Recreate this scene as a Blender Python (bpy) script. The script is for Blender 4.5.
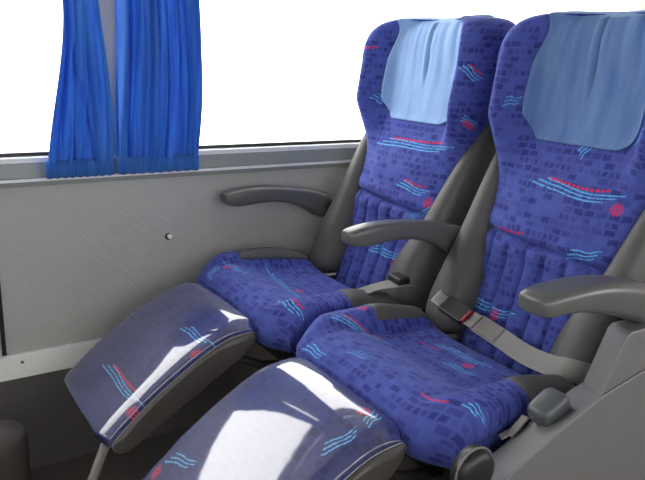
import bpy, bmesh, math, random
import numpy as np
from mathutils import Matrix, Vector

for o in list(bpy.data.objects):
    bpy.data.objects.remove(o)
scene = bpy.context.scene
col = scene.collection
random.seed(4)

# ------------------------------------------------------------------ camera
CX, CY = 322.5, 240.0
VPY, VPX = (-140.0, 40.0), (1400.0, 98.0)      # vanishing points of bus width / bus length
FPX = math.sqrt(-((VPY[0]-CX)*(VPX[0]-CX) + (VPY[1]-CY)*(VPX[1]-CY)))
CAM_H = 1.06
X = Vector((VPX[0]-CX, VPX[1]-CY, FPX)).normalized()
Y = Vector((VPY[0]-CX, VPY[1]-CY, FPX)); Y = (Y - X*X.dot(Y)).normalized()
Z = X.cross(Y)
right = Vector((X[0], Y[0], Z[0])); down = Vector((X[1], Y[1], Z[1])); fwd = Vector((X[2], Y[2], Z[2]))
cam_data = bpy.data.cameras.new('camera')
cam = bpy.data.objects.new('camera', cam_data); col.objects.link(cam)
m3 = Matrix((right, -down, -fwd)).transposed()
cam.matrix_world = Matrix.Translation((0, 0, CAM_H)) @ m3.to_4x4()
cam_data.sensor_width = 36.0
cam_data.lens = FPX*36.0/645.0
cam_data.clip_start = 0.02
scene.camera = cam

# ------------------------------------------------------------------ sky light and exposure
world = bpy.data.worlds.new('overcast_sky'); scene.world = world
world.use_nodes = True
bg = world.node_tree.nodes['Background']
bg.inputs[0].default_value = (1.0, 0.99, 0.985, 1)
bg.inputs[1].default_value = 1.0
scene.view_settings.view_transform = 'Standard'
scene.view_settings.look = 'None'
scene.view_settings.gamma = 1.0
scene.view_settings.use_curve_mapping = False
scene.view_settings.exposure = 2.6
scene.cycles.max_bounces = 10
scene.cycles.diffuse_bounces = 6
scene.cycles.use_denoising = True

# ------------------------------------------------------------------ materials
def lin(r, g, b):
    f = lambda c: (c/12.92 if c <= 0.04045 else ((c+0.055)/1.055)**2.4)
    return (f(r/255), f(g/255), f(b/255), 1.0)

class NT:
    def __init__(s, tree): s.t = tree
    def n(s, typ, **kw):
        nd = s.t.nodes.new(typ)
        for k, v in kw.items(): setattr(nd, k, v)
        return nd
    def put(s, sock, v):
        if isinstance(v, bpy.types.NodeSocket): s.t.links.new(v, sock)
        elif v is not None: sock.default_value = v
    def m(s, op, a, b=None, c=None, clamp=False):
        nd = s.n('ShaderNodeMath', operation=op, use_clamp=clamp)
        s.put(nd.inputs[0], a); s.put(nd.inputs[1], b); s.put(nd.inputs[2], c)
        return nd.outputs[0]
    def v(s, op, a, b=None, scale=None):
        nd = s.n('ShaderNodeVectorMath', operation=op)
        s.put(nd.inputs[0], a); s.put(nd.inputs[1], b)
        if scale is not None: s.put(nd.inputs['Scale'], scale)
        return nd.outputs[0]
    def mix(s, fac, a, b, mode='MIX'):
        nd = s.n('ShaderNodeMix', data_type='RGBA', blend_type=mode)
        s.put(nd.inputs[0], fac); s.put(nd.inputs[6], a); s.put(nd.inputs[7], b)
        return nd.outputs[2]

def new_mat(name):
    m = bpy.data.materials.new(name); m.use_nodes = True
    nt = NT(m.node_tree); b = m.node_tree.nodes['Principled BSDF']
    return m, nt, b

def plain(name, c, rough=0.5, spec=0.5, metal=0.0, var=0.12, nscale=18.0, bump=0.0, bscale=300.0, coat=0.0, sheen=0.0):
    m, nt, b = new_mat(name)
    tc = nt.n('ShaderNodeTexCoord')
    no = nt.n('ShaderNodeTexNoise'); no.inputs['Scale'].default_value = nscale; no.inputs['Detail'].default_value = 5
    nt.put(no.inputs['Vector'], tc.outputs['Object'])
    k = nt.m('MULTIPLY_ADD', no.outputs['Fac'], 2*var, 1.0-var)
    colr = nt.v('SCALE', c[:3], scale=k)
    nt.put(b.inputs['Base Color'], colr)
    b.inputs['Roughness'].default_value = rough
    b.inputs['Specular IOR Level'].default_value = spec
    b.inputs['Metallic'].default_value = metal
    b.inputs['Coat Weight'].default_value = coat
    b.inputs['Sheen Weight'].default_value = sheen
    if bump:
        n2 = nt.n('ShaderNodeTexNoise'); n2.inputs['Scale'].default_value = bscale
        nt.put(n2.inputs['Vector'], tc.outputs['Object'])
        bp = nt.n('ShaderNodeBump'); bp.inputs['Strength'].default_value = bump; bp.inputs['Distance'].default_value = 0.002
        nt.put(bp.inputs['Height'], n2.outputs['Fac']); nt.put(b.inputs['Normal'], bp.outputs[0])
    return m

def motif_group():
    """a printed motif: a bundle of brush strokes, a row of red dashes, a cluster of red dots"""
    g = bpy.data.node_groups.new('printed_motif', 'ShaderNodeTree')
    for nm, ty in (('UV', 'NodeSocketVector'), ('Centre', 'NodeSocketVector'), ('Angle', 'NodeSocketFloat'), ('Length', 'NodeSocketFloat'),
                   ('Bend', 'NodeSocketFloat'), ('Strokes', 'NodeSocketFloat'), ('Dashes', 'NodeSocketFloat'), ('Dots', 'NodeSocketFloat')):
        g.interface.new_socket(nm, in_out='INPUT', socket_type=ty)
    for nm in ('Cyan', 'Red'):
        g.interface.new_socket(nm, in_out='OUTPUT', socket_type='NodeSocketFloat')
    nt = NT(g); gi = nt.n('NodeGroupInput'); go = nt.n('NodeGroupOutput')
    I = gi.outputs
    p = nt.v('SUBTRACT', I['UV'], I['Centre'])
    ro = nt.n('ShaderNodeVectorRotate', rotation_type='Z_AXIS')
    nt.put(ro.inputs['Vector'], p); nt.put(ro.inputs['Angle'], nt.m('MULTIPLY', I['Angle'], -1.0))
    sx = nt.n('ShaderNodeSeparateXYZ'); nt.put(sx.inputs[0], ro.outputs[0])
    a, b = sx.outputs[0], sx.outputs[1]                       # metres along / across
    al = nt.m('DIVIDE', a, I['Length'])                       # -0.5 .. 0.5
    bend = nt.m('MULTIPLY', nt.m('MULTIPLY', al, al), I['Bend'])
    wob = nt.m('MULTIPLY', nt.m('SINE', nt.m('MULTIPLY', al, 9.0)), 0.0016)
    bb = nt.m('SUBTRACT', nt.m('SUBTRACT', b, bend), wob)
    # three strokes, 7 mm apart, narrowing together at one end
    sp = nt.m('MULTIPLY_ADD', al, 0.003, 0.0072)
    q = nt.m('DIVIDE', bb, sp)
    fr = nt.m('ABSOLUTE', nt.m('SUBTRACT', nt.m('FRACT', nt.m('ADD', q, 0.5)), 0.5))
    no = nt.n('ShaderNodeTexNoise'); no.inputs['Scale'].default_value = 170.0; no.inputs['Detail'].default_value = 2
    nt.put(no.inputs['Vector'], I['UV'])
    wid = nt.m('MULTIPLY_ADD', no.outputs['Fac'], 0.75, -0.20)
    line = nt.m('LESS_THAN', fr, wid)
    line = nt.m('MULTIPLY', line, nt.m('LESS_THAN', nt.m('ABSOLUTE', q), 1.49))
    row = nt.m('ROUND', q)
    shift = nt.m('MULTIPLY', row, 0.09)
    line = nt.m('MULTIPLY', line, nt.m('LESS_THAN', nt.m('ABSOLUTE', nt.m('ADD', al, shift)), nt.m('MULTIPLY_ADD', no.outputs['Fac'], 0.15, 0.35)))
    cy = nt.m('MULTIPLY', line, I['Strokes'])
    # dashes above the strokes
    fd = nt.m('FRACT', nt.m('MULTIPLY', a, 95.0))
    ds = nt.m('MULTIPLY', nt.m('LESS_THAN', fd, 0.62), nt.m('LESS_THAN', nt.m('ABSOLUTE', nt.m('SUBTRACT', bb, nt.m('MULTIPLY_ADD', al, -0.008, 0.0125))), 0.0026))
    ds = nt.m('MULTIPLY', ds, nt.m('LESS_THAN', nt.m('ABSOLUTE', nt.m('ADD', al, 0.02)), 0.33))
    ds = nt.m('MULTIPLY', ds, I['Dashes'])
    # dot cluster at the far end of the strokes
    ca = nt.m('SUBTRACT', a, nt.m('MULTIPLY', I['Length'], nt.m('MULTIPLY', 0.40, I['Dots'])))
    cb = nt.m('ADD', bb, 0.013)
    u1 = nt.m('SUBTRACT', nt.m('FRACT', nt.m('MULTIPLY', ca, 130.0)), 0.5)
    v1 = nt.m('SUBTRACT', nt.m('FRACT', nt.m('MULTIPLY_ADD', cb, 130.0, nt.m('MULTIPLY', nt.m('FLOOR', nt.m('MULTIPLY', ca, 130.0)), 0.5))), 0.5)
    dot = nt.m('LESS_THAN', nt.m('ADD', nt.m('MULTIPLY', u1, u1), nt.m('MULTIPLY', v1, v1)), 0.17)
    rad = nt.m('LESS_THAN', nt.m('ADD', nt.m('MULTIPLY', ca, ca), nt.m('MULTIPLY', cb, cb)), 0.000150)
    dt = nt.m('MULTIPLY', nt.m('MULTIPLY', dot, rad), nt.m('GREATER_THAN', nt.m('ABSOLUTE', I['Dots']), 0.05))
    nt.put(go.inputs['Cyan'], cy)
    nt.put(go.inputs['Red'], nt.m('MAXIMUM', ds, dt))
    return g
MOTIF = motif_group()

def fabric(name, motifs, glossy=False, lt=(76, 92, 170), dk=(44, 53, 124), pp=(80, 72, 148)):
    """blue woven moquette of uneven darker blocks with printed motifs; UV in metres"""
    m, nt, b = new_mat(name)
    uv = nt.n('ShaderNodeUVMap'); uv.uv_map = 'UVMap'
    U = uv.outputs[0]
    wn = nt.n('ShaderNodeTexNoise'); wn.inputs['Scale'].default_value = 60.0; wn.inputs['Detail'].default_value = 3
    nt.put(wn.inputs['Vector'], U)
    jit = nt.v('SCALE', nt.v('SUBTRACT', wn.outputs['Color'], (0.5, 0.5, 0.5)), scale=0.009)
    W = nt.v('ADD', U, jit)
    br = nt.n('ShaderNodeTexBrick', offset=0.5, offset_frequency=2, squash=0.6, squash_frequency=3)
    nt.put(br.inputs['Vector'], W)
    br.inputs['Color1'].default_value = (0, 0, 0, 1); br.inputs['Color2'].default_value = (1, 1, 1, 1)
    br.inputs['Mortar'].default_value = (0.72, 0.72, 0.72, 1)
    br.inputs['Scale'].default_value = 1.0; br.inputs['Mortar Size'].default_value = 0.0042; br.inputs['Mortar Smooth'].default_value = 1.0
    br.inputs['Bias'].default_value = -0.12
    br.inputs['Brick Width'].default_value = 0.023; br.inputs['Row Height'].default_value = 0.0150
    n2 = nt.n('ShaderNodeTexNoise'); n2.inputs['Scale'].default_value = 26.0; n2.inputs['Detail'].default_value = 4
    nt.put(n2.inputs['Vector'], U)
    fac = nt.m('MULTIPLY_ADD', nt.m('SUBTRACT', n2.outputs['Fac'], 0.5), 0.9, nt.m('MULTIPLY', br.outputs['Color'], 1.0), clamp=True)
    rp = nt.n('ShaderNodeValToRGB'); e = rp.color_ramp.elements
    e[0].position = 0.06; e[0].color = lin(*dk)
    e[1].position = 0.80; e[1].color = lin(*lt)
    nt.put(rp.inputs[0], fac)
    purple = nt.n('ShaderNodeTexNoise'); purple.inputs['Scale'].default_value = 9.0
    nt.put(purple.inputs['Vector'], U)
    c = nt.mix(nt.m('MULTIPLY', purple.outputs['Fac'], 0.28), rp.outputs[0], lin(*pp))
    cy = rd = None
    for (u, v, ang, ln, bend, st, da, do) in motifs:
        g = nt.n('ShaderNodeGroup'); g.node_tree = MOTIF
        nt.put(g.inputs['UV'], U); g.inputs['Centre'].default_value = (u, v, 0)
        g.inputs['Angle'].default_value = math.radians(ang); g.inputs['Length'].default_value = ln
        g.inputs['Bend'].default_value = bend; g.inputs['Strokes'].default_value = st
        g.inputs['Dashes'].default_value = da; g.inputs['Dots'].default_value = do
        cy = g.outputs[0] if cy is None else nt.m('MAXIMUM', cy, g.outputs[0])
        rd = g.outputs[1] if rd is None else nt.m('MAXIMUM', rd, g.outputs[1])
    if cy is not None:
        c = nt.mix(nt.m('MULTIPLY', cy, 0.9), c, lin(96, 178, 232))
        c = nt.mix(nt.m('MULTIPLY', rd, 0.9), c, lin(226, 36, 66))
    nt.put(b.inputs['Base Color'], c)
    nb = nt.n('ShaderNodeTexNoise'); nb.inputs['Scale'].default_value = 900.0
    nt.put(nb.inputs['Vector'], U)
    bp = nt.n('ShaderNodeBump'); bp.inputs['Distance'].default_value = 0.001
    nt.put(bp.inputs['Height'], nb.outputs['Fac']); nt.put(b.inputs['Normal'], bp.outputs[0])
    if glossy:
        bp.inputs['Strength'].default_value = 0.05
        b.inputs['Roughness'].default_value = 0.5
        b.inputs['Coat Weight'].default_value = 1.0
        b.inputs['Coat Roughness'].default_value = 0.06
        b.inputs['Coat IOR'].default_value = 2.1
        wr = nt.n('ShaderNodeTexNoise'); wr.inputs['Scale'].default_value = 14.0; wr.inputs['Detail'].default_value = 2
        nt.put(wr.inputs['Vector'], U)
        b2 = nt.n('ShaderNodeBump'); b2.inputs['Strength'].default_value = 0.10; b2.inputs['Distance'].default_value = 0.004
        nt.put(b2.inputs['Height'], wr.outputs['Fac']); nt.put(b.inputs['Coat Normal'], b2.outputs[0])
    else:
        bp.inputs['Strength'].default_value = 0.35
        b.inputs['Roughness'].default_value = 0.85
        b.inputs['Specular IOR Level'].default_value = 0.25
        b.inputs['Sheen Weight'].default_value = 0.35
        b.inputs['Sheen Roughness'].default_value = 0.4
        b.inputs['Sheen Tint'].default_value = lin(150, 165, 235)
    return m

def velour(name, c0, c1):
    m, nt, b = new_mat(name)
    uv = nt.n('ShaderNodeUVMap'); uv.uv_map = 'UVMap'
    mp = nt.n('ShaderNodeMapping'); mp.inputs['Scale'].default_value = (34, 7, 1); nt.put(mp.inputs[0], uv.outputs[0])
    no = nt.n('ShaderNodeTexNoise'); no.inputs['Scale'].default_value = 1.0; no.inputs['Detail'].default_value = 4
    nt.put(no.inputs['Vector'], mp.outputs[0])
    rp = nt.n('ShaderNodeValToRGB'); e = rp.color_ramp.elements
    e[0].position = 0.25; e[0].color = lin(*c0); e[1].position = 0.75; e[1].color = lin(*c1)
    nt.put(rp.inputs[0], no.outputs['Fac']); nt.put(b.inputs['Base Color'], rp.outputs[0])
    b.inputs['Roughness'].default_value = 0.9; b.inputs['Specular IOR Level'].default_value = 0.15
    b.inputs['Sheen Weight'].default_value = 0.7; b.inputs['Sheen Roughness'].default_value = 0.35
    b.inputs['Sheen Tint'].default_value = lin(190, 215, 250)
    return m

def curtain_mat():
    m, nt, b = new_mat('blue_curtain_cloth')
    tc = nt.n('ShaderNodeTexCoord')
    mp = nt.n('ShaderNodeMapping'); mp.inputs['Scale'].default_value = (60, 4, 6); nt.put(mp.inputs[0], tc.outputs['Object'])
    no = nt.n('ShaderNodeTexNoise'); no.inputs['Scale'].default_value = 1.0; no.inputs['Detail'].default_value = 4
    nt.put(no.inputs['Vector'], mp.outputs[0])
    rp = nt.n('ShaderNodeValToRGB'); e = rp.color_ramp.elements
    e[0].position = 0.2; e[0].color = lin(36, 104, 200); e[1].position = 0.8; e[1].color = lin(72, 146, 226)
    nt.put(rp.inputs[0], no.outputs['Fac'])
    nt.put(b.inputs['Base Color'], rp.outputs[0]); b.inputs['Roughness'].default_value = 0.7
    b.inputs['Sheen Weight'].default_value = 0.2
    tr = nt.n('ShaderNodeBsdfTranslucent'); nt.put(tr.inputs[0], rp.outputs[0])
    mx = nt.n('ShaderNodeMixShader'); mx.inputs[0].default_value = 0.34
    nt.t.links.new(b.outputs[0], mx.inputs[1]); nt.t.links.new(tr.outputs[0], mx.inputs[2])
    nt.t.links.new(mx.outputs[0], nt.t.nodes['Material Output'].inputs[0])
    return m

def glass_mat(name='window_glass', tint=(0.97, 0.975, 0.97, 1)):
    m, nt, b = new_mat(name)
    tr = nt.n('ShaderNodeBsdfTransparent'); tr.inputs[0].default_value = tint
    gl = nt.n('ShaderNodeBsdfGlossy'); gl.inputs['Roughness'].default_value = 0.02
    fr = nt.n('ShaderNodeFresnel')
    geo = nt.n('ShaderNodeNewGeometry')      # same reflectance from either face of the thin pane
    nt.put(fr.inputs[0], nt.m('MULTIPLY_ADD', geo.outputs['Backfacing'], 1/1.45-1.45, 1.45))
    mx = nt.n('ShaderNodeMixShader')
    nt.t.links.new(fr.outputs[0], mx.inputs[0]); nt.t.links.new(tr.outputs[0], mx.inputs[1]); nt.t.links.new(gl.outputs[0], mx.inputs[2])
    nt.t.links.new(mx.outputs[0], nt.t.nodes['Material Output'].inputs[0])
    return m

def wall_mat():
    """grey moulded lining with a fine diagonal dot emboss"""
    m, nt, b = new_mat('embossed_grey_lining')
    tc = nt.n('ShaderNodeTexCoord')
    sx = nt.n('ShaderNodeSeparateXYZ'); nt.put(sx.inputs[0], tc.outputs['Object'])
    k = 2*math.pi/0.0098
    s1 = nt.m('SINE', nt.m('MULTIPLY', nt.m('ADD', sx.outputs[0], sx.outputs[2]), k))
    s2 = nt.m('SINE', nt.m('MULTIPLY', nt.m('SUBTRACT', sx.outputs[0], sx.outputs[2]), k))
    h = nt.m('ADD', nt.m('MULTIPLY', s1, 0.65), nt.m('MULTIPLY', nt.m('MULTIPLY', s1, s2), 0.35))
    bp = nt.n('ShaderNodeBump'); bp.inputs['Strength'].default_value = 0.6; bp.inputs['Distance'].default_value = 0.0012
    nt.put(bp.inputs['Height'], h); nt.put(b.inputs['Normal'], bp.outputs[0])
    no = nt.n('ShaderNodeTexNoise'); no.inputs['Scale'].default_value = 3.0; no.inputs['Detail'].default_value = 6
    nt.put(no.inputs['Vector'], tc.outputs['Object'])
    c = nt.mix(no.outputs['Fac'], lin(174, 173, 171), lin(194, 193, 191))
    c = nt.mix(nt.m('MULTIPLY_ADD', h, 0.14, 0.14), c, lin(136, 136, 135))
    nt.put(b.inputs['Base Color'], c); b.inputs['Roughness'].default_value = 0.5
    b.inputs['Specular IOR Level'].default_value = 0.4
    return m

M = dict(
    vinyl=plain('grey_vinyl', lin(84, 83, 81), 0.48, 0.4, bump=0.25, bscale=260),
    shell=plain('dark_grey_shell', lin(66, 66, 66), 0.55),
    armrest=plain('grey_armrest_plastic', lin(92, 92, 91), 0.28, 0.5, var=0.05),
    console=plain('grey_moulded_plastic', lin(112, 111, 111), 0.45, 0.5, var=0.06, bump=0.15, bscale=500),
    lever=plain('slate_plastic', lin(80, 84, 87), 0.4, 0.5, var=0.05),
    black=plain('black_plastic', lin(34, 32, 32), 0.4, 0.5),
    dark=plain('dark_metal_frame', lin(66, 62, 60), 0.55, 0.4),
    darkvinyl=plain('dark_leg_rest_vinyl', lin(80, 77, 74), 0.4, 0.5),
    steel=plain('worn_steel', lin(150, 147, 142), 0.35, 0.5, metal=0.85, nscale=60),
    webbing=plain('grey_belt_webbing', lin(142, 140, 137), 0.7, 0.3, bump=0.4, bscale=700),
    tag=plain('pale_belt_tag', lin(128, 126, 120), 0.6),
    redbtn=plain('red_button', lin(130, 24, 34), 0.4),
    wall=wall_mat(),
    duct=plain('dark_skirting', lin(96, 93, 91), 0.6, 0.3),
    sill=plain('grey_green_sill_paint', lin(138, 143, 141), 0.35, 0.5, var=0.05),
    alu=plain('lit_aluminium_lip', lin(228, 230, 230), 0.3, 0.6, var=0.05),
    white=plain('scuffed_white_paint', lin(244, 244, 241), 0.35, 0.5, var=0.05, nscale=26),
    pillar=plain('pillar_grey_lining', lin(178, 175, 170), 0.6, 0.3, var=0.05),
    rubber=plain('black_window_rubber', lin(40, 38, 36), 0.6),
    floor=plain('dark_rubber_floor', lin(92, 88, 85), 0.7, 0.3),
    ceiling=plain('pale_grey_ceiling', lin(150, 150, 148), 0.7, 0.3),
    shelf=plain('grey_parcel_shelf', lin(120, 120, 120), 0.6, 0.3),
    curtain=curtain_mat(), glass=glass_mat(), dimmed=glass_mat('dimming_glass', (0.78, 0.78, 0.78, 1)), velour_lit=velour('lit_blue_velour', (132, 164, 212), (162, 194, 234)), velour_shaded=velour('shaded_blue_velour', (86, 114, 164), (116, 146, 194)),  # velour tones painted: shade on the aisle cover, window glare on the other
    stud=plain('white_stud', lin(244, 244, 242), 0.3, 0.5, var=0.02),
    edge=plain('pale_piping', lin(168, 168, 174), 0.3, 0.5),
)

# ------------------------------------------------------------------ mesh helpers
def link(name, me, mat, parent=None, smooth=True):
    o = bpy.data.objects.new(name, me); col.objects.link(o)
    if mat is not None and not me.materials: me.materials.append(mat)
    if parent is not None: o.parent = parent
    if smooth:
        me.polygons.foreach_set('use_smooth', [True]*len(me.polygons))
    return o

def mesh_from(name, verts, faces, uvs=None):
    me = bpy.data.meshes.new(name)
    me.from_pydata([tuple(map(float, v)) for v in verts], [], faces)
    if uvs is not None:
        l = me.uv_layers.new(name='UVMap')
        for lp in me.loops: l.data[lp.index].uv = uvs[lp.vertex_index]
    me.validate(); me.update()
    return me

def outward(me):
    bm = bmesh.new(); bm.from_mesh(me); bmesh.ops.recalc_face_normals(bm, faces=bm.faces); bm.to_mesh(me); bm.free()
    return me

def loft(name, rings, mat, parent=None, cap=True, uvs=None, off=(0, 0, 0)):
    """closed rings of equal length -> one skin"""
    n = len(rings[0]); V = []; F = []
    for r in rings: V += [tuple(np.array(p)-np.array(off)) for p in r]
    for i in range(len(rings)-1):
        for j in range(n):
            k = (j+1) % n
            F.append((i*n+j, i*n+k, (i+1)*n+k, (i+1)*n+j))
    if cap:
        F.append(tuple(range(n))[::-1]); F.append(tuple(range((len(rings)-1)*n, len(rings)*n)))
    U = None
    if uvs is not None: U = [u for r in uvs for u in r]
    return link(name, outward(mesh_from(name, V, F, U)), mat, parent)

def box_bm(bm, x0, x1, y0, y1, z0, z1):
    vs = [bm.verts.new((x, y, z)) for x in (x0, x1) for y in (y0, y1) for z in (z0, z1)]
    for f in ((0, 1, 3, 2), (4, 6, 7, 5), (0, 4, 5, 1), (2, 3, 7, 6), (0, 2, 6, 4), (1, 5, 7, 3)):
        bm.faces.new([vs[i] for i in f])

def boxes(name, bl, mat, parent=None, bevel=0.0, off=(0, 0, 0), seg=2):
    bm = bmesh.new()
    for b in bl:
        x0, x1, y0, y1, z0, z1 = b
        box_bm(bm, x0-off[0], x1-off[0], y0-off[1], y1-off[1], z0-off[2], z1-off[2])
    if bevel: bmesh.ops.bevel(bm, geom=bm.edges[:], offset=bevel, segments=seg, profile=0.5, affect='EDGES')
    bmesh.ops.recalc_face_normals(bm, faces=bm.faces)
    me = bpy.data.meshes.new(name); bm.to_mesh(me); bm.free()
    o = link(name, me, mat, parent, smooth=False)
    return o

def smoothcurve(pts, n):
    """Catmull-Rom through rows of numbers"""
    P = np.array(pts, float); P = np.vstack([2*P[0]-P[1], P, 2*P[-1]-P[-2]])
    out = []
    k = len(P)-3
    for s in np.linspace(0, k, n):
        i = min(int(s), k-1); t = s-i
        p0, p1, p2, p3 = P[i:i+4]
        out.append(0.5*((2*p1)+(-p0+p2)*t+(2*p0-5*p1+4*p2-p3)*t*t+(-p0+3*p1-3*p2+p3)*t**3))
    return np.array(out)

def sell(n, e=2.6):
    """unit superellipse ring"""
    out = []
    for i in range(n):
        a = 2*math.pi*i/n; c, s = math.cos(a), math.sin(a)
        out.append((math.copysign(abs(c)**(2/e), c), math.copysign(abs(s)**(2/e), s)))
    return out

def tube(name, pts, r, mat, parent=None, n=10, off=(0, 0, 0), flat=1.0):
    P = [Vector(p) for p in pts]; rings = []
    for i, p in enumerate(P):
        d = (P[min(i+1, len(P)-1)]-P[max(i-1, 0)]).normalized()
        up = Vector((0, 0, 1)) if abs(d.z) < 0.95 else Vector((0, 1, 0))
        a = d.cross(up).normalized(); b = a.cross(d)
        rings.append([p + a*(r*math.cos(2*math.pi*k/n)) + b*(r*flat*math.sin(2*math.pi*k/n)) for k in range(n)])
    return loft(name, rings, mat, parent, off=off)

def tag(o, label, cat, group=None, kind=None):
    if label: o['label'] = label
    if cat: o['category'] = cat
    if group: o['group'] = group
    if kind: o['kind'] = kind
    return o

def empty(name, loc):
    o = bpy.data.objects.new(name, None); col.objects.link(o); o.location = loc; o.empty_display_size = 0.1
    return o

def ss(a, b, x):
    t = np.clip((x-a)/(b-a), 0, 1); return t*t*(3-2*t)

# ------------------------------------------------------------------ the coach body
XF, XR = -2.4, 3.6           # front and rear of the passenger space
YW, YO = 1.70, -0.80         # window lining on the seat side / lining on the other side
SILL, HEAD, ROOF = 0.805, 1.62, 2.05
def struct(o, label=None):
    o['kind'] = 'structure'
    if label: o['label'] = label
    return o
struct(boxes('floor', [(XF, XR, YO-.06, YW+.06, -0.06, 0.0)], M['floor']), 'dark rubber floor of the coach')
struct(boxes('ceiling', [(XF, XR, YO-.06, YW+.06, ROOF, ROOF+.05)], M['ceiling']), 'pale grey coach ceiling')
wl = struct(boxes('wall_left', [(XF, XR, YW, YW+.05, 0.33, 0.742)], M['wall']), 'grey embossed lining below the coach windows')
struct(boxes('wall_left_upper', [(XF, XR, YW, YW+.05, HEAD, ROOF)], M['ceiling']), 'pale panel above the windows')
struct(boxes('wall_left_skirting', [(XF, XR, YW+.004, YW+.05, 0.0, 0.33)], M['duct']), 'dark skirting panel below the white rail')
struct(boxes('wall_right', [(XF, XR, YO-.05, YO, 0.0, 0.80), (XF, XR, YO-.05, YO, HEAD, ROOF),
       (-1.62, -1.50, YO-.05, YO, .8, HEAD), (.47, .58, YO-.05, YO, .8, HEAD), (2.5, 2.62, YO-.05, YO, .8, HEAD)], M['pillar']), 'grey lining of the opposite coach side')
struct(boxes('wall_rear', [(XR, XR+.05, YO, YW, 0, ROOF)], M['pillar']))
struct(boxes('wall_front_blocker', [(XF-.05, XF, YO, YW, 0, ROOF)], M['pillar']))  # unseen; made solid, without a windscreen, to keep frontal daylight off the seats
# parcel shelves over the seats
for (a, b) in ((1.18, YW), (YO, -0.30)):
    struct(boxes('ceiling_parcel_shelf', [(XF, XR, a, b, HEAD+.09, HEAD+.13)], M['shelf'], bevel=0.01), 'grey parcel shelf above the windows')
# pillars between the windows
for i, (a, b) in enumerate(((-1.62, -1.5), (0.462, 0.516), (2.62, 2.74))):
    struct(boxes('trim_%d' % (i+3), [(a, b, YW-.012, YW+.05, 0.80, HEAD)], M['pillar'], bevel=0.006), 'grey lined pillar between the coach windows')
# sill: sloping painted face with a pale lip below
sl = []
prof = [(0.0, 0.742), (-0.016, 0.745), (-0.018, 0.758), (-0.026, 0.759), (-0.027, 0.7645), (-0.017, 0.766), (-0.014, 0.797), (-0.010, 0.803), (0.045, 0.806), (0.045, 0.742)]
def extrude_x(name, prof, x0, x1, y0, mat, parent=None):
    V = [(x, y0+p[0], p[1]) for x in (x0, x1) for p in prof]; n = len(prof)
    F = [(j, (j+1) % n, n+(j+1) % n, n+j) for j in range(n)] + [tuple(range(n))[::-1], tuple(range(n, 2*n))]
    return link(name, outward(mesh_from(name, V, F)), mat, parent, smooth=False)
sill = struct(extrude_x('trim_1', prof, XF, XR, YW, M['sill']), 'grey painted sill under the windows')
boxes('lit_ledge', [(XF, XR, YW-.0125, YW+.02, 0.798, 0.8115)], M['alu'], sill, bevel=0.002)  # bright strip: window light on the sill top is put into its colour
lit_lip = boxes('lit_lip', [(XF, XR, YW-.0300, YW-.0255, 0.7585, 0.7650)], M['alu'], sill)  # edge facing the window light, its brightness put into the colour
# windows: pane, black rubber along the bottom
for i, (a, b) in enumerate(((-1.5, 0.462), (0.516, 2.62), (-2.38, -1.62))):
    w = struct(boxes('window_%d' % (i+1), [(a, b, YW+.022, YW+.027, SILL, HEAD)], M['glass']), 'coach window pane, glaring white daylight outside')
    boxes('rubber_seal', [(a, b, YW+.012, YW+.024, SILL+.007, SILL+.015), (a, b, YW+.012, YW+.024, HEAD-.012, HEAD)], M['rubber'], w)
for i, (a, b) in enumerate(((-2.38, -1.62), (-1.5, 0.47), (.58, 2.5))):
    struct(boxes('window_%d' % (i+4), [(a, b, YO-.03, YO-.025, .8, HEAD)], M['dimmed']), 'tinted coach window pane on the opposite side, darkened to cut daylight')  # unseen panes; tint added to weaken light from the aisle side
# white rail along the bottom of the lining
rail = struct(boxes('trim_2', [(XF, XR, YW-.012, YW+.003, 0.268, 0.33)], M['white'], bevel=0.002), 'scuffed white rail along the foot of the grey lining')
def disc(name, c, r, depth, axis, mat, parent, n=20, dome=0.4):
    rings = []
    for k, (rr, d) in enumerate(((r, 0), (r, depth*0.5), (r*0.85, depth*0.85), (r*dome, depth))):
        ring = []
        for j in range(n):
            a = 2*math.pi*j/n; q = (rr*math.cos(a), rr*math.sin(a))
            v = Vector(c)
            if axis == 'y': v += Vector((q[0], -d, q[1]))
            elif axis == 'z': v += Vector((q[0], q[1], d))
            else: v += Vector((-d, q[0], q[1]))
            ring.append(v)
        rings.append(ring)
    return loft(name, rings, mat, parent)
disc('rail_screw', (0.247, YW-.012, 0.31), 0.004, 0.002, 'y', M['duct'], rail)
st_ = disc('wall_stud', (0.634, YW-.002, 0.585), 0.0065, 0.009, 'y', M['stud'], wl)
disc('stud_shadow', (0.632, YW, 0.584), 0.0095, 0.002, 'y', M['black'], st_, dome=0.8)  # black disc standing in for the stud's shadow on the lining
boxes('panel_joint', [(0.205, 0.215, YW-.003, YW+.001, 0.331, 0.741)], M['black'], wl)

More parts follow.
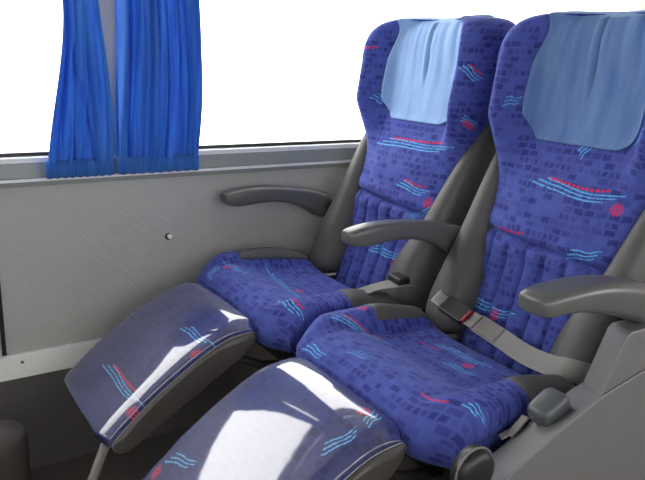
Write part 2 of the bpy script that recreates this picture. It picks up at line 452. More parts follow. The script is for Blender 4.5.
# ------------------------------------------------------------------ curtains
def curtain(label, top, bot, nfold, ydepth, seed, mid=None, sweep=0.0, flap=False):
    root = empty('window_curtain', ((bot[0]+bot[1])/2, YW-.05, 0.765))
    tag(root, label, 'curtain', 'blue curtains at the window pillar')
    rnd = random.Random(seed)
    ph = [rnd.uniform(0, 6.28) for _ in range(6)]
    NU, NV = 150, 60
    zb, zt = 0.768, HEAD+.03
    def edge(z):
        t = (z-zb)/(1.18-zb); tt = min(max(t, 0), 1)
        a = bot[0]+(top[0]-bot[0])*ss(0, 1, tt) + (mid[0]*math.sin(math.pi*tt) if mid else 0)
        b = bot[1]+(top[1]-bot[1])*ss(0, 1, tt) + (mid[1]*math.sin(math.pi*tt) if mid else 0)
        return a, b
    V = []; F = []
    for i in range(NV+1):
        z = zb + (zt-zb)*(i/NV)**1.15
        a, b = edge(z); h = (z-zb)
        for j in range(NU+1):
            u = j/NU
            # pleats: wide above, tight gathers where the hem is shirred
            g = math.exp(-h/0.05)
            w = u + 0.035*math.sin(2*math.pi*u*2+ph[0]) + sweep*h*(u-u*u)
            y = 0.013*math.sin(2*math.pi*nfold*w+ph[1]) + 0.007*math.sin(2*math.pi*nfold*1.7*w+ph[2]+h*5) + 0.004*math.sin(2*math.pi*nfold*3.1*w+ph[3]-h*9)
            y += 0.010*math.sin(2*math.pi*1.3*w+ph[4]+h*3)
            y = y*(1-0.75*g) + g*0.003*math.sin(2*math.pi*30*u+ph[5])
            if flap:      # one edge lapped diagonally over the other
                d = u-(0.06+0.80*(1-h/0.40))
                y = y*(0.45 if d > 0 else 1.0) - 0.016*(1-g)*ss(-0.015, 0.03, d) + 0.004*(1-g)*math.exp(-((d+0.05)/0.04)**2)
            x = a+(b-a)*u + 0.006*math.cos(2*math.pi*nfold*w+ph[1])*(1-g)
            V.append((x, YW-0.048+ydepth+y, z))
    for i in range(NV):
        for j in range(NU):
            k = i*(NU+1)+j; F.append((k, k+1, k+NU+2, k+NU+1))
    loc = root.location
    V = [(v[0]-loc.x, v[1]-loc.y, v[2]-loc.z) for v in V]
    d = link('drape', outward(mesh_from('drape', V, F)), M['curtain'], root)
    md = d.modifiers.new('thickness', 'SOLIDIFY'); md.thickness = 0.0012
    # shirred hem band with upright gathers
    a, b = bot
    rings = []; n = 14; NN = 160
    V = []; F = []
    secs = [(0.004, 0.004), (0.004, 0.034), (0.0, 0.041), (-0.004, 0.034), (-0.0045, 0.006), (0.0, 0.0)]
    for j in range(NN+1):
        u = j/NN; x = a-0.002+(b-a+0.004)*u
        gy = 0.0030*math.sin(2*math.pi*u*23+ph[5]) + 0.0015*math.sin(2*math.pi*u*41+ph[1])
        gz = 0.0012*math.sin(2*math.pi*u*9+ph[2])
        for (dy, dz) in secs:
            V.append((x-loc.x, YW-.048+ydepth-0.005+dy+gy*(0.5+dz*12)-loc.y, 0.767+dz+gz-loc.z))
    q = len(secs)
    for j in range(NN):
        for k in range(q):
            F.append((j*q+k, j*q+(k+1) % q, (j+1)*q+(k+1) % q, (j+1)*q+k))
    F.append(tuple(range(q))); F.append(tuple(range(NN*q, NN*q+q))[::-1])
    link('gathered_hem', outward(mesh_from('gathered_hem', V, F)), M['curtain'], root)
    # flat heading under the upper track
    boxes('heading', [(top[0]-.004-loc.x, top[1]+.004-loc.x, -0.008, 0.008, HEAD+.0-loc.z, HEAD+.06-loc.z)], M['curtain'], root, bevel=0.003)
    return root
cA = curtain('narrow blue curtain with a diagonal fold, overlapping the grey window pillar', (0.381, 0.457), (0.327, 0.478), 4, 0.0, 3, mid=(0.002, 0.010), sweep=1.6, flap=True)
cB = curtain('wide blue pleated curtain, broader of the two beside the window pillar', (0.510, 0.700), (0.491, 0.697), 9, 0.0, 8, mid=(0.0, 0.012))
track = tag(boxes('curtain_track', [(XF+.1, XR-.1, YW-.062, YW-.032, HEAD+.062, HEAD+.08)], M['alu']), 'pale curtain track running above the windows', 'curtain track')

# ------------------------------------------------------------------ seats
OX = 0.85
W0 = 0.232
def xfront(z):        # centre line of the back's front surface
    return float(np.interp(z, [0.44, 0.55, 0.70, 0.92, 1.05, 1.20], [1.035, 1.075, 1.125, 1.200, 1.222, 1.228]))
def dpad(t, z):
    """how far the padding stands forward of the centre line"""
    at = np.abs(t)
    wing = 0.085*ss(0.54, 0.84, at)*ss(0.80, 0.97, z)
    lum = 0.018*np.exp(-((z-0.78)/0.09)**2)*(1-ss(0.3, 0.95, at))
    recess = -0.010*ss(0.895, 0.93, z)*(1-ss(0.50, 0.62, at))
    return wing+lum+recess
def ztop(t): return 1.166 + 0.040*abs(t)**2
def wpad(z):          # half width of the patterned pad
    return float(np.interp(z, [0.44, 0.56, 0.70, 0.82, 0.90, 0.95, 1.2], [0.145, 0.158, 0.172, 0.193, 0.211, 0.224, W0]))

SEAM_Z = lambda t: 0.700 + 0.012*t - 0.006*t*t
def front_pt(t, z, lift=0.0):
    """point on the pad front at lateral t, height z (straight part)"""
    D = 0.070
    r = (1-min(abs(t), 1)**5)**(1/5)
    x = xfront(z) + D - (D + dpad(t, z))*r
    return (float(x - lift), wpad(z)*t, z)

ZC = 1.03
def top_row(ph):
    """closing rows of the headrest: width share, height share, depth share"""
    c, q = max(math.cos(ph), 1e-4), math.sin(ph)
    return c**(2/3.2), q**(2/3.2) if q > 0 else 0.0, c**(2/2.3)

def backrest(root, mat):
    NF, NB = 110, 20
    tf = [math.sin(a) for a in np.linspace(-math.pi/2, math.pi/2, NF)]
    tb = [math.sin(a) for a in np.linspace(math.pi/2, -math.pi/2, NB+2)][1:-1]
    rings = []; uvs = []
    rows = [(z, 1.0, None, 1.0) for z in np.linspace(0.44, ZC, 130)]
    for k in np.linspace(0.45, 1.0, 26):
        ph = (math.pi/2)*(k-0.45)/0.55
        ph = math.asin(min(1.0, (max(ph, 0)/(math.pi/2))**2.2)) if ph < math.pi/2 else math.pi/2
        if ph <= 0: continue
        cw, sv, cd = top_row(ph)
        rows.append((None, cw, sv, cd))
    D = 0.070
    for (z, cw, sv, cd) in rows:
        ring = []; uv = []
        for side, ts in (('f', tf), ('b', tb)):
            for t in ts:
                zz = ZC + (ztop(t*cw)-ZC)*sv if z is None else z
                r = (1-min(abs(t), 1)**5)**(1/5)
                w = wpad(zz)*cw
                xm = xfront(zz)+D
                if side == 'f':
                    x = xm - (D+dpad(t, zz))*r*cd
                    ds = zz-SEAM_Z(t)
                    x += 0.014*math.exp(-(ds/0.0045)**2)*r
                    x -= 0.007*math.exp(-((ds-0.022)/0.016)**2)*r + 0.007*math.exp(-((ds+0.022)/0.016)**2)*r
                    if ds < 0:
                        y = w*t
                        k = ss(0, 0.012, -ds)*(1-ss(0.72, 0.9, abs(t)))
                        for yk in (-0.125, -0.075, -0.025, 0.025, 0.075, 0.125):
                            x += 0.008*k*math.exp(-((y-yk)/0.0038)**2)
                        x -= 0.004*k*abs(math.sin(math.pi*(y+0.025)/0.05))
                else:
                    x = xm + 0.055*r*cd
                ring.append((x, w*t, zz)); uv.append((w*t, zz))
        # lay the cloth round the wings: u runs along the surface
        arc = [0.0]
        for k in range(1, NF): arc.append(arc[-1]+math.hypot(ring[k][0]-ring[k-1][0], ring[k][1]-ring[k-1][1]))
        am = 0.5*(arc[NF//2]+arc[NF//2-1])
        for k in range(NF): uv[k] = (arc[k]-am, uv[k][1])
        rings.append(ring); uvs.append(uv)
    return loft('backrest', rings, mat, root, uvs=uvs, off=(OX, 0, 0))

def headrest_cover(root, back, mat, label):
    """velour cover laid in the recess of the headrest and folded over the top"""
    NU = 80
    V = []; F = []; U = []
    rows = [('s', k) for k in np.linspace(0, 1, 44)] + [('t', k) for k in np.linspace(0.02, 1.0, 14)] + [('o', k) for k in np.linspace(0.12, 1, 8)] + [('b', k) for k in np.linspace(0.1, 1, 8)]
    D = 0.070; PHM = math.radians(62)
    for (kind, k) in rows:
        for j in range(NU+1):
            u = -1+2*j/NU
            zb = 0.908 + 0.050*max(0, (abs(u)-0.66)/0.34)**2.2
            if kind == 's': z = zb+(ZC-zb)*k; cw = cd = 1.0
            else:
                cw, sv, cd = top_row(PHM*k**0.6 if kind == 't' else PHM)
                z = ZC+(ztop(u*0.55)-ZC)*sv
            half = 0.143 - 0.022*ss(1.05, 1.16, z) - 0.007*ss(-1.0, -0.90, -z)
            y = half*u
            t = y/(wpad(z)*cw); r = (1-min(abs(t), 0.98)**5)**(1/5)
            xm = xfront(z)+D
            x = xm-(D+dpad(t, z))*r*cd - 0.0045
            zt_ = ZC+(ztop(u*0.55)-ZC)*(1-0.045*u*u)
            if kind == 'o':
                a = k*math.pi/2
                x0 = x; x = x0+(xm-x0)*math.sin(a); z = z+(zt_+0.004-z)*math.sin(a)
            if kind == 'b':
                x = xm+0.062*math.sin(k*math.pi/2)**0.6; z = zt_+0.004-0.11*(1-math.cos(k*math.pi/2))
            if kind in 'st':
                hz = ss(0.975, 1.07, z)
                for (uc, am, wd) in ((0.02, 0.0075, 0.030), (0.36, 0.0020, 0.028), (-0.36, 0.0022, 0.07), (0.64, 0.0016, 0.03), (-0.66, 0.0022, 0.06), (0.18, 0.0010, 0.028), (-0.15, 0.0010, 0.03)):
                    uu = u - uc - 0.9*(z-1.05)*(uc+0.30) - 4*max(0, z-1.05)**2
                    x += am*hz*(math.exp(-(uu/wd)**2) - 0.7*math.exp(-((uu-2.2*wd)/(1.4*wd))**2))
            V.append((x-OX, y, z)); U.append((y, z))
    for i in range(len(rows)-1):
        for j in range(NU):
            k = i*(NU+1)+j; F.append((k, k+1, k+NU+2, k+NU+1))
    me = outward(mesh_from('headrest_cover', V, F, U))
    o = link('headrest_cover', me, mat, back)
    md = o.modifiers.new('thickness', 'SOLIDIFY'); md.thickness = 0.004; md.offset = 0
    o['label'] = label
    return o

def bolster(root, side):
    """grey padded side of the back: slim near the shoulder, a fat pillow at the seat"""
    #        z      ycentre half-width  xfront offset(forward)  depth
    rows = [(0.955, 0.216, 0.004, -0.050, 0.020),
            (0.945, 0.216, 0.014, -0.045, 0.036),
            (0.90, 0.210, 0.020, -0.030, 0.050),
            (0.84, 0.202, 0.026, -0.008, 0.060),
            (0.76, 0.194, 0.033, 0.012, 0.066),
            (0.68, 0.187, 0.040, 0.030, 0.072),
            (0.60, 0.175, 0.052, 0.056, 0.084),
            (0.54, 0.171, 0.058, 0.064, 0.088),
            (0.495, 0.170, 0.052, 0.056, 0.078),
            (0.470, 0.175, 0.030, 0.026, 0.046),
            (0.464, 0.175, 0.006, 0.0, 0.010)]
    R = smoothcurve(rows, 60); unit = sell(36, 2.5)
    rings = []
    for (z, yc, hw, fo, dp) in R:
        xc = xfront(z) - fo + dp
        ring = []
        for (a, b) in unit:
            x = xc + dp*a; y = yc + hw*b
            # small puckers
            w = 0.0
            if a < 0.3 and 0.52 < z < 0.66: w = 0.0012*math.sin((z+0.5*y)*320)*math.exp(-((z-0.60)/0.03)**2)
            ring.append((x+w, side*y, z))
        rings.append(ring)
    return loft('side_bolster', rings, M['vinyl'], root, off=(OX, 0, 0))

def back_shell(root):
    rings = []; unit = sell(40, 4.0)
    for (z, hw, th) in smoothcurve([(0.40, 0.19, 0.02), (0.43, 0.215, 0.035), (0.6, 0.222, 0.05), (0.9, 0.222, 0.05), (1.05, 0.216, 0.045), (1.10, 0.19, 0.03), (1.115, 0.12, 0.008)], 30):
        xc = xfront(z)+0.105
        rings.append([(xc+th*a, hw*b, z) for a, b in unit])
    return loft('back_shell', rings, M['shell'], root, off=(OX, 0, 0))

def seat_cushion(root, mat, gx):
    """dished cushion with a rolled front edge and raised sides; rear of the sides is grey vinyl"""
    WC = 0.238
    prof = smoothcurve([(0.80, 0.440), (0.74, 0.436), (0.69, 0.438), (0.659, 0.452), (0.646, 0.480), (0.652, 0.510), (0.677, 0.531), (0.715, 0.538),
                        (0.765, 0.534), (0.83, 0.520), (0.90, 0.511), (0.96, 0.507), (0.99, 0.501), (1.006, 0.484), (1.006, 0.456), (0.99, 0.442)], 110)
    arc = np.concatenate([[0], np.cumsum(np.linalg.norm(np.diff(prof, axis=0), axis=1))])
    NU = 84
    NS = 14
    pts = []
    # lateral columns: bottom edge -> up the side -> across the top -> down the other side
    cols = []
    for a in np.linspace(0, 1, NS, endpoint=False): cols.append((-1.0, a))
    for t in np.sin(np.linspace(-math.pi/2, math.pi/2, NU)): cols.append((t, 1.0))
    for a in np.linspace(1, 0, NS+1)[1:]: cols.append((1.0, a))
    V = []; U = []
    cx, cz = 0.86, 0.43
    for i, (x, z) in enumerate(prof):
        for (t, a) in cols:
            # rounding toward the sides: pull section toward the middle
            r = (1-min(abs(t), 0.9999)**4)**(1/4) if a == 1.0 else 0.0
            k = 0.80+0.20*r                       # side height share
            topness = ss(0.465, 0.52, z)
            rim = (0.560-0.022*ss(0.86, 1.0, x)-z)*ss(0.60, 0.82, abs(t))*ss(0.650, 0.72, x)*(1-ss(0.97, 1.02, x))*topness
            dish = -0.020*(1-ss(0.35, 0.75, abs(t)))*topness*ss(0.73, 0.85, x)
            zz = z + (rim + dish)*(1.0 if a == 1.0 else 1.0)
            # round plan corners at the front
            inset = 0.042*ss(0.55, 1.0, abs(t))**2*(1-ss(0.66, 0.84, x))
            xx = x + inset
            roll = 0.044*(1-r)                    # round the shoulder down
            zz = zz - roll*topness
            y = WC*t
            if a < 1.0:
                lo = 0.45
                zz = lo + (zz-lo)*a**0.8 if zz > lo else zz
                y = WC*t*(0.965+0.035*math.sin(a*math.pi/2)) 
            # seam groove between dish and rim
            if a == 1.0:
                zz -= 0.004*math.exp(-((abs(t)-0.62)/0.02)**2)*topness*ss(0.75, .8, x)
            V.append((xx-OX, y, zz)); U.append((y, arc[i]+ (0 if a == 1.0 else 0)))
    n = len(cols); F = []; G = []
    for i in range(len(prof)-1):
        for j in range(n-1):
            q = (i*n+j, i*n+j+1, (i+1)*n+j+1, (i+1)*n+j)
            xm = prof[i][0]; t = abs(cols[j][0]); zz = prof[i][1]
            grey = xm > (gx if cols[j][0] > 0 else 0.845) and zz > 0.46 and (t > 0.70)
            (G if grey else F).append(q)
    # fix UVs on the sides so that the weave is not stretched
    for idx in range(len(V)):
        t, a = cols[idx % n]
        if a < 1.0:
            U[idx] = (math.copysign(WC+0.09*(1-a), t), U[idx][1])
        elif abs(t) > 0.97: pass
    F.append(tuple(range(n))); F.append(tuple(range((len(prof)-1)*n, len(prof)*n)))
    def sub(faces):
        used = sorted({v for f in faces for v in f}); mp = {v: k for k, v in enumerate(used)}
        return [V[v] for v in used], [tuple(mp[v] for v in f) for f in faces], [U[v] for v in used]
    v, f, u = sub(F)
    me = mesh_from('seat_cushion', v, f, u); outward(me)
    o = link('seat_cushion', me, mat, root)
    gl = [f for f in G if cols[f[0] % n][0] < 0]; gr = [f for f in G if cols[f[0] % n][0] > 0]
    for faces in (gl, gr):
        v, f, u = sub(faces)
        g = link('cushion_side', outward(mesh_from('cushion_side', v, f, u)), M['vinyl'], o)
        md = g.modifiers.new('thickness', 'SOLIDIFY'); md.thickness = 0.004; md.offset = 0.2
        g['label'] = 'grey vinyl rear side of the cushion'
    return o

def leg_rest(root, mat):
    """padded leg rest swung forward: rounded upper roll, flat sloping face"""
    p = empty('leg_rest', (0, 0, 0)); bpy.data.objects.remove(p)
    ang = math.radians(33.0)
    ax = Vector((math.cos(ang), 0, math.sin(ang))); nz = Vector((-math.sin(ang), 0, math.cos(ang)))
    base = Vector((0.294, 0, 0.333))            # lower front edge, on the top face
    L, T, HWD = 0.355, 0.070, 0.166
    prof = smoothcurve([(0.016, -T), (0.004, -T+.012), (0.0, -0.045), (0.0, -0.020), (0.004, -0.005), (0.018, 0.0), (0.06, 0.007), (0.14, 0.014), (0.24, 0.015), (0.312, 0.007),
                        (0.360, -0.008), (0.384, -0.032), (0.388, -0.058), (0.370, -0.076), (0.335, -0.080)], 90)
    arc = np.concatenate([[0], np.cumsum(np.linalg.norm(np.diff(prof, axis=0), axis=1))])
    ts = list(np.sin(np.linspace(-math.pi/2, math.pi/2, 56)))
    V = []; U = []
    for i, (s, h) in enumerate(prof):
        for t in ts:
            r = (1-min(abs(t), 1)**9)**(1/9)
            hh = h - (0.016*(1-r) + 0.013*t*t + 0.003*ss(0.80, 1.0, abs(t)))*ss(-0.075, 0.0, h)
            ssv = s + (0.012*ss(0.75, 1, abs(t)) if s < 0.1 else -0.016*ss(0.7, 1, abs(t))**2*ss(0.29, 0.38, s))
            P = base + ax*ssv + nz*hh
            V.append((P.x-OX, HWD*t-0.009, P.z)); U.append((HWD*t, arc[i]))
    n = len(ts); F = []
    for i in range(len(prof)-1):
        for j in range(n-1):
            F.append((i*n+j, i*n+j+1, (i+1)*n+j+1, (i+1)*n+j))
    o = link('leg_rest', outward(mesh_from('leg_rest', V, F, U)), mat, root)
    # vinyl sides closing the pad
    for sgn, j in ((-1, 0), (1, n-1)):
        ring = [V[i*n+j] for i in range(len(prof))]
        c = np.mean(ring, axis=0); m_ = len(ring); rr = [ring]
        for (kk, dy) in ((0.0, 0.004), (0.05, 0.008), (0.14, 0.011)):
            rr.append([tuple(np.array(q)*(1-kk)+c*kk + np.array((0, sgn*dy, 0))) for q in ring])
        vv = [q for r_ in rr for q in r_]; ff = []
        for a_ in range(len(rr)-1):
            for k in range(m_):
                k2 = (k+1) % m_
                ff.append((a_*m_+k, a_*m_+k2, (a_+1)*m_+k2, (a_+1)*m_+k))
        ff.append(tuple(range((len(rr)-1)*m_, len(rr)*m_)))
        g = link('leg_rest_side', outward(mesh_from('leg_rest_side', vv, ff)), M['darkvinyl'], o, smooth=False)
        pp = [Vector(q) for q in ring[14:72]]
        tube('piping', pp, 0.0011, M['edge'], o, n=6)
    # underside plate and swing arms
    bt = base + ax*0.165 + nz*(-0.084)
    pl = boxes('backing_plate', [(-0.150, 0.150, -0.135, 0.135, -0.006, 0.004)], M['dark'], o, bevel=0.002)
    pl.matrix_local = Matrix.Translation(bt-Vector((OX, 0, 0))) @ Matrix.Rotation(-ang, 4, 'Y')
    for sy in (-0.115, 0.115):
        q0 = base + ax*0.30 + nz*(-0.088); q1 = Vector((0.78, 0, 0.36))
        tube('swing_arm', [(q0.x-OX, sy, q0.z), ((q0.x+q1.x)/2-OX, sy, (q0.z+q1.z)/2-0.015), (q1.x-OX, sy, q1.z)], 0.010, M['dark'], o)
        s0 = base + ax*0.02 + nz*(-0.066); s1 = s0+Vector((-0.06, 0, -0.10))
    s0 = base + ax*0.01 + nz*(-0.05)
    tube('foot_bar', [(s0.x-OX, -0.128, s0.z), (s0.x-0.03-OX, -0.132, s0.z-0.07), (s0.x-0.075-OX, -0.135, s0.z-0.16)], 0.010, M['webbing'], o)
    return o

ARM = [  # x, ztop, zbottom, half-width
    (0.782, 0.7060, 0.6920, 0.010), (0.784, 0.7125, 0.685, 0.019), (0.795, 0.7180, 0.678, 0.025), (0.820, 0.7245, 0.674, 0.027), (0.855, 0.7300, 0.677, 0.0275), (0.90, 0.7325, 0.683, 0.0275),
    (0.95, 0.7310, 0.683, 0.027), (1.00, 0.7265, 0.672, 0.026), (1.04, 0.7205, 0.655, 0.025), (1.075, 0.7135, 0.632, 0.024), (1.11, 0.704, 0.622, 0.022), (1.135, 0.695, 0.635, 0.012)]
ARM_AISLE = [(0.7455, 0.742, 0.727, 0.012), (0.7475, 0.7465, 0.722, 0.023), (0.756, 0.7505, 0.718, 0.029), (0.770, 0.7525, 0.7165, 0.0315), (0.80, 0.7545, 0.717, 0.033), (0.85, 0.7555, 0.710, 0.034), (0.90, 0.752, 0.698, 0.034),
    (0.95, 0.744, 0.682, 0.033), (1.00, 0.732, 0.662, 0.032), (1.06, 0.713, 0.642, 0.030), (1.11, 0.694, 0.632, 0.026), (1.135, 0.682, 0.640, 0.012)]
def armrest(root, y, dx=0.0, dz=0.0, k=1.0, label=None, kx=1.0, kz=1.0, tilt=0.0, rows=ARM):
    R = smoothcurve(rows, 70); unit = sell(36, 3.6); rings = []
    for (x, zt, zb, hw) in R:
        hw = max(hw, 0.002); zt -= tilt*(x-0.78); zb -= tilt*(x-0.78)
        x = 0.78+(x-0.78)*kx
        rings.append([(x+dx, y+hw*k*b, 0.70+((zt+zb)/2-0.70)*kz+dz+(zt-zb)/2*kz*a) for a, b in unit])
    o = loft('armrest', rings, M['armrest'], root, off=(OX, 0, 0))
    # pivot boss at the rear
    bo = disc('pivot_boss', (1.105+dx-OX, y+0.024*k, 0.66+dz), 0.030, 0.05*k, 'y', M['shell'], o)
    if label: o['label'] = label
    return o

def strap(name, pts, w, mat, parent, th=0.0022, twist=None):
    """flat webbing along pts (local coords), width along given side vectors"""
    P = smoothcurve([p[0] for p in pts], 40); S = smoothcurve([p[1] for p in pts], 40)
    rings = []
    for i in range(len(P)):
        d = P[min(i+1, len(P)-1)]-P[max(i-1, 0)]; d /= np.linalg.norm(d)
        s = S[i]/np.linalg.norm(S[i]); s = s-d*np.dot(s, d); s /= np.linalg.norm(s); n_ = np.cross(d, s)
        rings.append([P[i]+s*w/2+n_*th/2, P[i]-s*w/2+n_*th/2, P[i]-s*w/2-n_*th/2, P[i]+s*w/2-n_*th/2])
    o = loft(name, rings, mat, parent); 
    o.data.polygons.foreach_set('use_smooth', [False]*len(o.data.polygons))
    return o

def oriented_box(name, c, ax, sd, size, mat, parent, bevel=0.003):
    ax = Vector(ax).normalized(); sd = Vector(sd); sd = (sd-ax*ax.dot(sd)).normalized(); up = ax.cross(sd)
    l, w, h = size
    o = boxes(name, [(-l/2, l/2, -w/2, w/2, -h/2, h/2)], mat, parent, bevel=bevel)
    m = Matrix((ax, sd, up)).transposed().to_4x4(); m.translation = Vector(c)
    o.matrix_local = m
    return o

def base_frame(root):
    o = boxes('seat_base', [(0.78-OX, 1.10-OX, -0.20, 0.20, 0.33, 0.445)], M['dark'], root, bevel=0.008)
    boxes('pedestal', [(0.86-OX, 1.06-OX, -0.10, 0.10, 0.0, 0.33)], M['dark'], o, bevel=0.008)
    boxes('foot_plate', [(0.82-OX, 1.12-OX, -0.16, 0.16, 0.0, 0.012)], M['dark'], o, bevel=0.003)

def seat(yc, label, fab_back, fab_cush, fab_leg, cover, gx):
    root = empty('coach_seat', (OX, yc, 0))
    tag(root, label, 'seat', 'pair of coach seats')
    bk = backrest(root, fab_back)
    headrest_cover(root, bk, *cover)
    for s in (-1, 1): bolster(root, s)
    back_shell(root)
    seat_cushion(root, fab_cush, gx)
    leg_rest(root, fab_leg)
    base_frame(root)
    return root

# motif: u, v, angle, length, bend, strokes, dashes, dots
BACK_NEAR = [
    (-0.0381, 0.8192, 3.8, 0.2091, 0.04, 1, 1, 0),
    (-0.1378, 0.8161, 0, 0.001, 0, 0, 0, 1),
    (-0.0254, 0.9021, -58.2, 0.0348, 0.0, 1, 0, 0),
    (-0.1698, 0.9416, -12.9, 0.0942, 0.0, 1, 0, 0),
    (0.0805, 0.7047, -1.3, 0.121, 0, 0, 1, 0),
    (-0.1025, 0.71, -9.9, 0.0698, 0.005, 1, 0, 0),
    (0.0888, 0.5504, 0.1, 0.1606, 0.01, 1, 0, 0),
    (0.064, 0.556, 0, 0.001, 0, 0, 0, 1),
    (0.182, 0.9849, -5.0, 0.0408, 0, 0.8, 0, 0),
]
CUSH_NEAR = [
    (0.1498, 0.352, -45.6, 0.1371, -0.02, 1, 1, 0),
    (0.1972, 0.4024, 0, 0.001, 0, 0, 0, 1),
    (0.0806, 0.4725, -16.1, 0.0809, 0, 0, 1, 0),
    (-0.0284, 0.4592, 0.8, 0.069, 0.01, 1, 0, 0),
    (-0.0251, 0.5001, 0, 0.001, 0, 0, 0, 1),
    (0.0171, 0.5146, -1.7, 0.1323, 0.005, 1, 0, 0),
    (-0.2228, 0.2673, 15.5, 0.0308, 0.01, 1, 0, 0),
    (0.1241, 0.2209, 2.5, 0.0697, 0, 1, 0, 0),
    (-0.1558, 0.2524, 14.4, 0.0924, 0, 0, 1, 0),
    (0.0343, 0.2699, -6.2, 0.0542, 0, 0.6, 0, 0),
]
LEG_NEAR = [
    (-0.1254, 0.3708, -79.5, 0.0701, 0.02, 1, 0, 0),
    (-0.0986, 0.4506, 0, 0.001, 0, 0, 0, 1),
    (0.0934, 0.1727, -17.6, 0.0835, 0.0, 1, 0, 0),
    (0.1305, 0.1397, 0, 0.001, 0, 0, 0, 1),
    (-0.1198, 0.4372, 71.2, 0.0418, 0, 1, 0, 0),
]
BACK_FAR = [
    (-0.0348, 0.8487, -1.4, 0.2916, 0.012, 1, 1, 0),
    (-0.0811, 0.7479, 9.5, 0.1095, 0.01, 1, 1, 0),
    (-0.1438, 0.7348, 0, 0.001, 0, 0, 0, 1),
    (-0.1349, 0.6905, -43.3, 0.066, -0.01, 1, 0, 0),
    (-0.0599, 0.5769, 0.0, 0.1562, 0.005, 1, 0, 0),
    (-0.1141, 0.5724, 0, 0.001, 0, 0, 0, 1),
    (-0.2595, 1.0365, 36.0, 0.0657, 0.01, 1, 1, 0),
    (0.1601, 0.9562, 27.5, 0.0493, 0, 1, 0, 0),
    (0.2047, 1.0784, -2.0, 0.0548, 0, 0, 1, 0),
    (-0.2504, 0.9319, 0, 0.001, 0, 0, 0, 1),
    (-0.2611, 0.9269, 33.8, 0.0377, 0, 1, 0, 0),
]
CUSH_FAR = [
    (0.1311, 0.2417, 56.7, 0.0644, 0.015, 1, 0, 0),
    (0.1322, 0.2954, 0, 0.001, 0, 0, 0, 1),
    (-0.0187, 0.3789, 13.2, 0.3424, 0.0, 1, 0, 0),
    (-0.0136, 0.4243, 0, 0.001, 0, 0, 0, 1),
    (-0.187, 0.2641, 29.1, 0.098, 0.0, 1, 1, 0),
    (0.1086, 0.2979, -0.7, 0.1018, 0, 1, 0, 0),
]
LEG_FAR = [
    (-0.0691, 0.169, 1.2, 0.1933, 0.01, 1, 1, 0),
    (-0.1648, 0.154, 0, 0.001, 0, 0, 0, 1),
    (-0.1175, 0.3448, -3.9, 0.0967, 0.01, 1, 0, 0),
    (-0.1657, 0.3306, 0, 0.001, 0, 0, 0, 1),
]
LEGC = ((50, 56, 116), (32, 36, 86), (54, 50, 96))      # worn cloth under clear plastic
YN, YFAR = 0.887, 1.387
near = seat(YN, 'blue patterned coach seat on the aisle side, beside the grey plastic side panel',
            fabric('moquette_aisle_back', BACK_NEAR), fabric('moquette_aisle_cushion', CUSH_NEAR), fabric('moquette_aisle_leg_rest', LEG_NEAR, True, *LEGC), (M['velour_shaded'], 'light blue velour headrest cover, shade in its colour'), 0.845)
far = seat(YFAR, 'blue patterned coach seat next to the window wall',
           fabric('moquette_window_back', BACK_FAR), fabric('moquette_window_cushion', CUSH_FAR), fabric('moquette_window_leg_rest', LEG_FAR, True, *LEGC), (M['velour_lit'], 'light blue velour headrest cover, window glare in its colour'), 0.765)
armrest(near, 0.243, k=0.84, dx=0.022, kz=0.88, tilt=0.05, label='grey plastic armrest between the seats')
armrest(near, -0.282, dx=0.014, dz=-0.004, rows=ARM_AISLE, label='grey plastic armrest on the aisle side')
armrest(far, 0.262, dx=-0.016, dz=-0.012, kz=0.9, tilt=0.05, label='grey plastic armrest against the window wall')

# aisle side cover under the armrest
def side_panel(root):
    y0, y1 = -0.340, -0.262       # local: outer (aisle) and inner edge
    def prism(name, prof, ya, yb, dxi, dzi, parent, bev=0.0035):
        V = []; n = len(prof)
        for y, k in ((ya, 0), (yb, 1)):
            for (x, z) in prof: V.append((x-OX+(dxi*k if z > 0.4 else 0), y, z+(dzi*k if z > 0.4 else 0)))
        F = [tuple(range(n)), tuple(range(n, 2*n))[::-1]] + [(j, (j+1) % n, n+(j+1) % n, n+j) for j in range(n)]
        me = outward(mesh_from(name, V, F))
        bm = bmesh.new(); bm.from_mesh(me)
        bmesh.ops.bevel(bm, geom=bm.edges[:], offset=bev, segments=2, profile=0.5, affect='EDGES'); bm.to_mesh(me); bm.free()
        return link(name, me, M['console'], parent, smooth=False)
    o = prism('side_panel', [(1.20, 0.05), (0.60, 0.05), (0.575, 0.44), (0.61, 0.470), (0.69, 0.512), (0.80, 0.556), (0.885, 0.585), (1.00, 0.606), (1.20, 0.63)], y0, y1, 0.03, -0.032, root)
    o['label'] = 'grey moulded plastic side panel'
    prism('armrest_riser', [(1.18, 0.52), (0.87, 0.52), (0.868, 0.560), (0.884, 0.588), (0.925, 0.668), (0.936, 0.674), (1.18, 0.668)], y0+0.004, y1, 0.062, -0.022, o, 0.003)
    return o
sp = side_panel(near)
# recline lever
def pillow_box(name, c, size, mat, parent, e=4.0, rot=0.0):
    l, w, h = size; rings = []
    for a in np.linspace(-1, 1, 17):
        k = (1-abs(a)**4)**0.25 if abs(a) < 1 else 0.02
        k = max(k, 0.02)
        rings.append([(a*l/2, w/2*k*p, h/2*k*q) for p, q in sell(24, e)])
    o = loft(name, rings, mat, parent)
    o.matrix_local = Matrix.Translation(c) @ Matrix.Rotation(rot, 4, 'Y')
    return o
lv = pillow_box('recline_lever', (0.822-OX, -0.290, 0.555), (0.062, 0.044, 0.036), M['lever'], sp, rot=math.radians(-25))
cap = disc('pivot_cap', (0.640-OX, -0.306, 0.521), 0.034, 0.026, 'y', M['black'], sp, n=32, dome=0.6)
tube('cap_rim', [(0.640-OX+0.034*math.cos(a), -0.318, 0.521+0.034*math.sin(a)) for a in np.linspace(0, 2*math.pi, 33)], 0.002, M['console'], cap, n=6)
rings = []
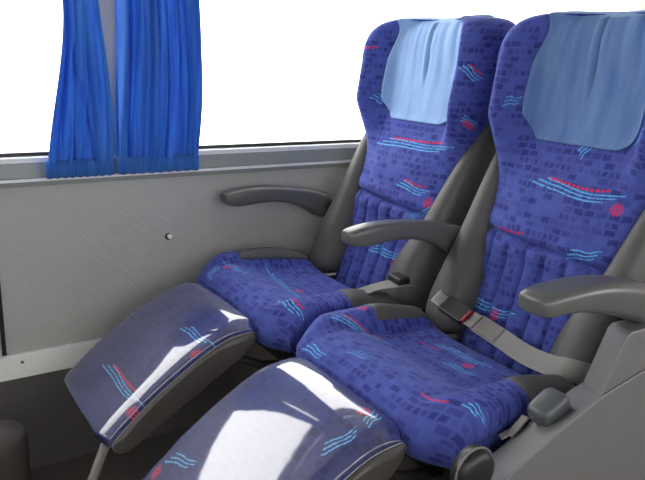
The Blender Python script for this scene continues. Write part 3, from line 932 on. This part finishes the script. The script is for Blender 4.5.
# worn bracket showing between cushion and side panel
oriented_box('bracket', (0.790-OX, -0.262, 0.518), (1, 0.1, 0.5), (0, 1, 0), (0.045, 0.014, 0.004), M['steel'], sp, 0.0015)
oriented_box('bracket', (0.772-OX, -0.258, 0.508), (1, -0.2, 0.35), (0, 1, 0.5), (0.026, 0.010, 0.004), M['steel'], sp, 0.0015)

# ---- seat belts
def belt_near(root):
    b = empty('seat_belt', (0, 0, 0)); b.parent = root
    L = lambda x, y, z: (x-OX, y-YN, z)
    sd = (0.8, 0, 0.6)
    st = strap('webbing', [(L(1.000, 0.925, 0.545), sd), (L(1.008, 0.87, 0.532), sd), (L(1.004, 0.80, 0.524), sd), (L(0.996, 0.73, 0.530), (0.7, 0, 0.7)), (L(1.000, 0.69, 0.536), (0.3, 0, 1)), (L(1.03, 0.655, 0.53), (0.1, 0, 1))], 0.042, M['webbing'], b)
    strap('belt_label', [(L(1.000, 0.915, 0.544), sd), (L(1.005, 0.892, 0.5385), sd), (L(1.007, 0.87, 0.533), sd)], 0.036, M['tag'], b, th=0.004)
    ax = (0.02, -1, -0.16)
    bk = oriented_box('buckle', L(0.996, 0.985, 0.553), ax, sd, (0.070, 0.040, 0.015), M['black'], b, 0.004)
    oriented_box('release_button', L(0.996, 0.948, 0.548), ax, sd, (0.008, 0.034, 0.0155), M['redbtn'], b, 0.003)
    oriented_box('tongue', L(0.998, 0.933, 0.547), ax, sd, (0.022, 0.036, 0.004), M['steel'], b, 0.001)
    oriented_box('anchor_plate', L(0.998, 1.036, 0.560), ax, sd, (0.026, 0.030, 0.005), M['steel'], b, 0.0015)
    strap('buckle_stalk', [(L(0.998, 1.03, 0.558), sd), (L(1.01, 1.06, 0.560), sd), (L(1.05, 1.09, 0.545), sd)], 0.030, M['webbing'], b)
    return b
belt_near(near)
def belt_far(root):
    b = empty('seat_belt', (0, 0, 0)); b.parent = root
    L = lambda x, y, z: (x-OX, y-YFAR, z)
    strap('webbing', [(L(0.905, 1.19, 0.545), (0.25, 1, 0)), (L(0.94, 1.19, 0.549), (0.25, 1, 0)), (L(0.98, 1.185, 0.552), (0.25, 1, 0.1)), (L(1.02, 1.18, 0.552), (0.25, 1, 0.1)), (L(1.06, 1.185, 0.54), (.25, 1, 0))], 0.040, M['webbing'], b)
    oriented_box('buckle', L(1.005, 1.185, 0.562), (1, 0, 0.0), (0, 1, 0.1), (0.034, 0.044, 0.016), M['black'], b, 0.004)
belt_far(far)

# ---- dark post at the foot of the row in front
fp = empty('seat_post', (0.15, 1.42, 0))
tag(fp, 'dark rounded seat post standing on the floor below the white rail', 'seat post')
rings = []
for (z, r) in smoothcurve([(0.0, 0.075), (0.05, 0.06), (0.18, 0.055), (0.26, 0.056), (0.285, 0.047), (0.296, 0.02), (0.297, 0.004)], 26):
    rings.append([(r*a, r*b, z) for a, b in sell(28, 2.2)])
loft('post_body', rings, M['dark'], fp)
disc('foot_flange', (0, 0, 0), 0.10, 0.014, 'z', M['dark'], fp, n=32, dome=0.7)
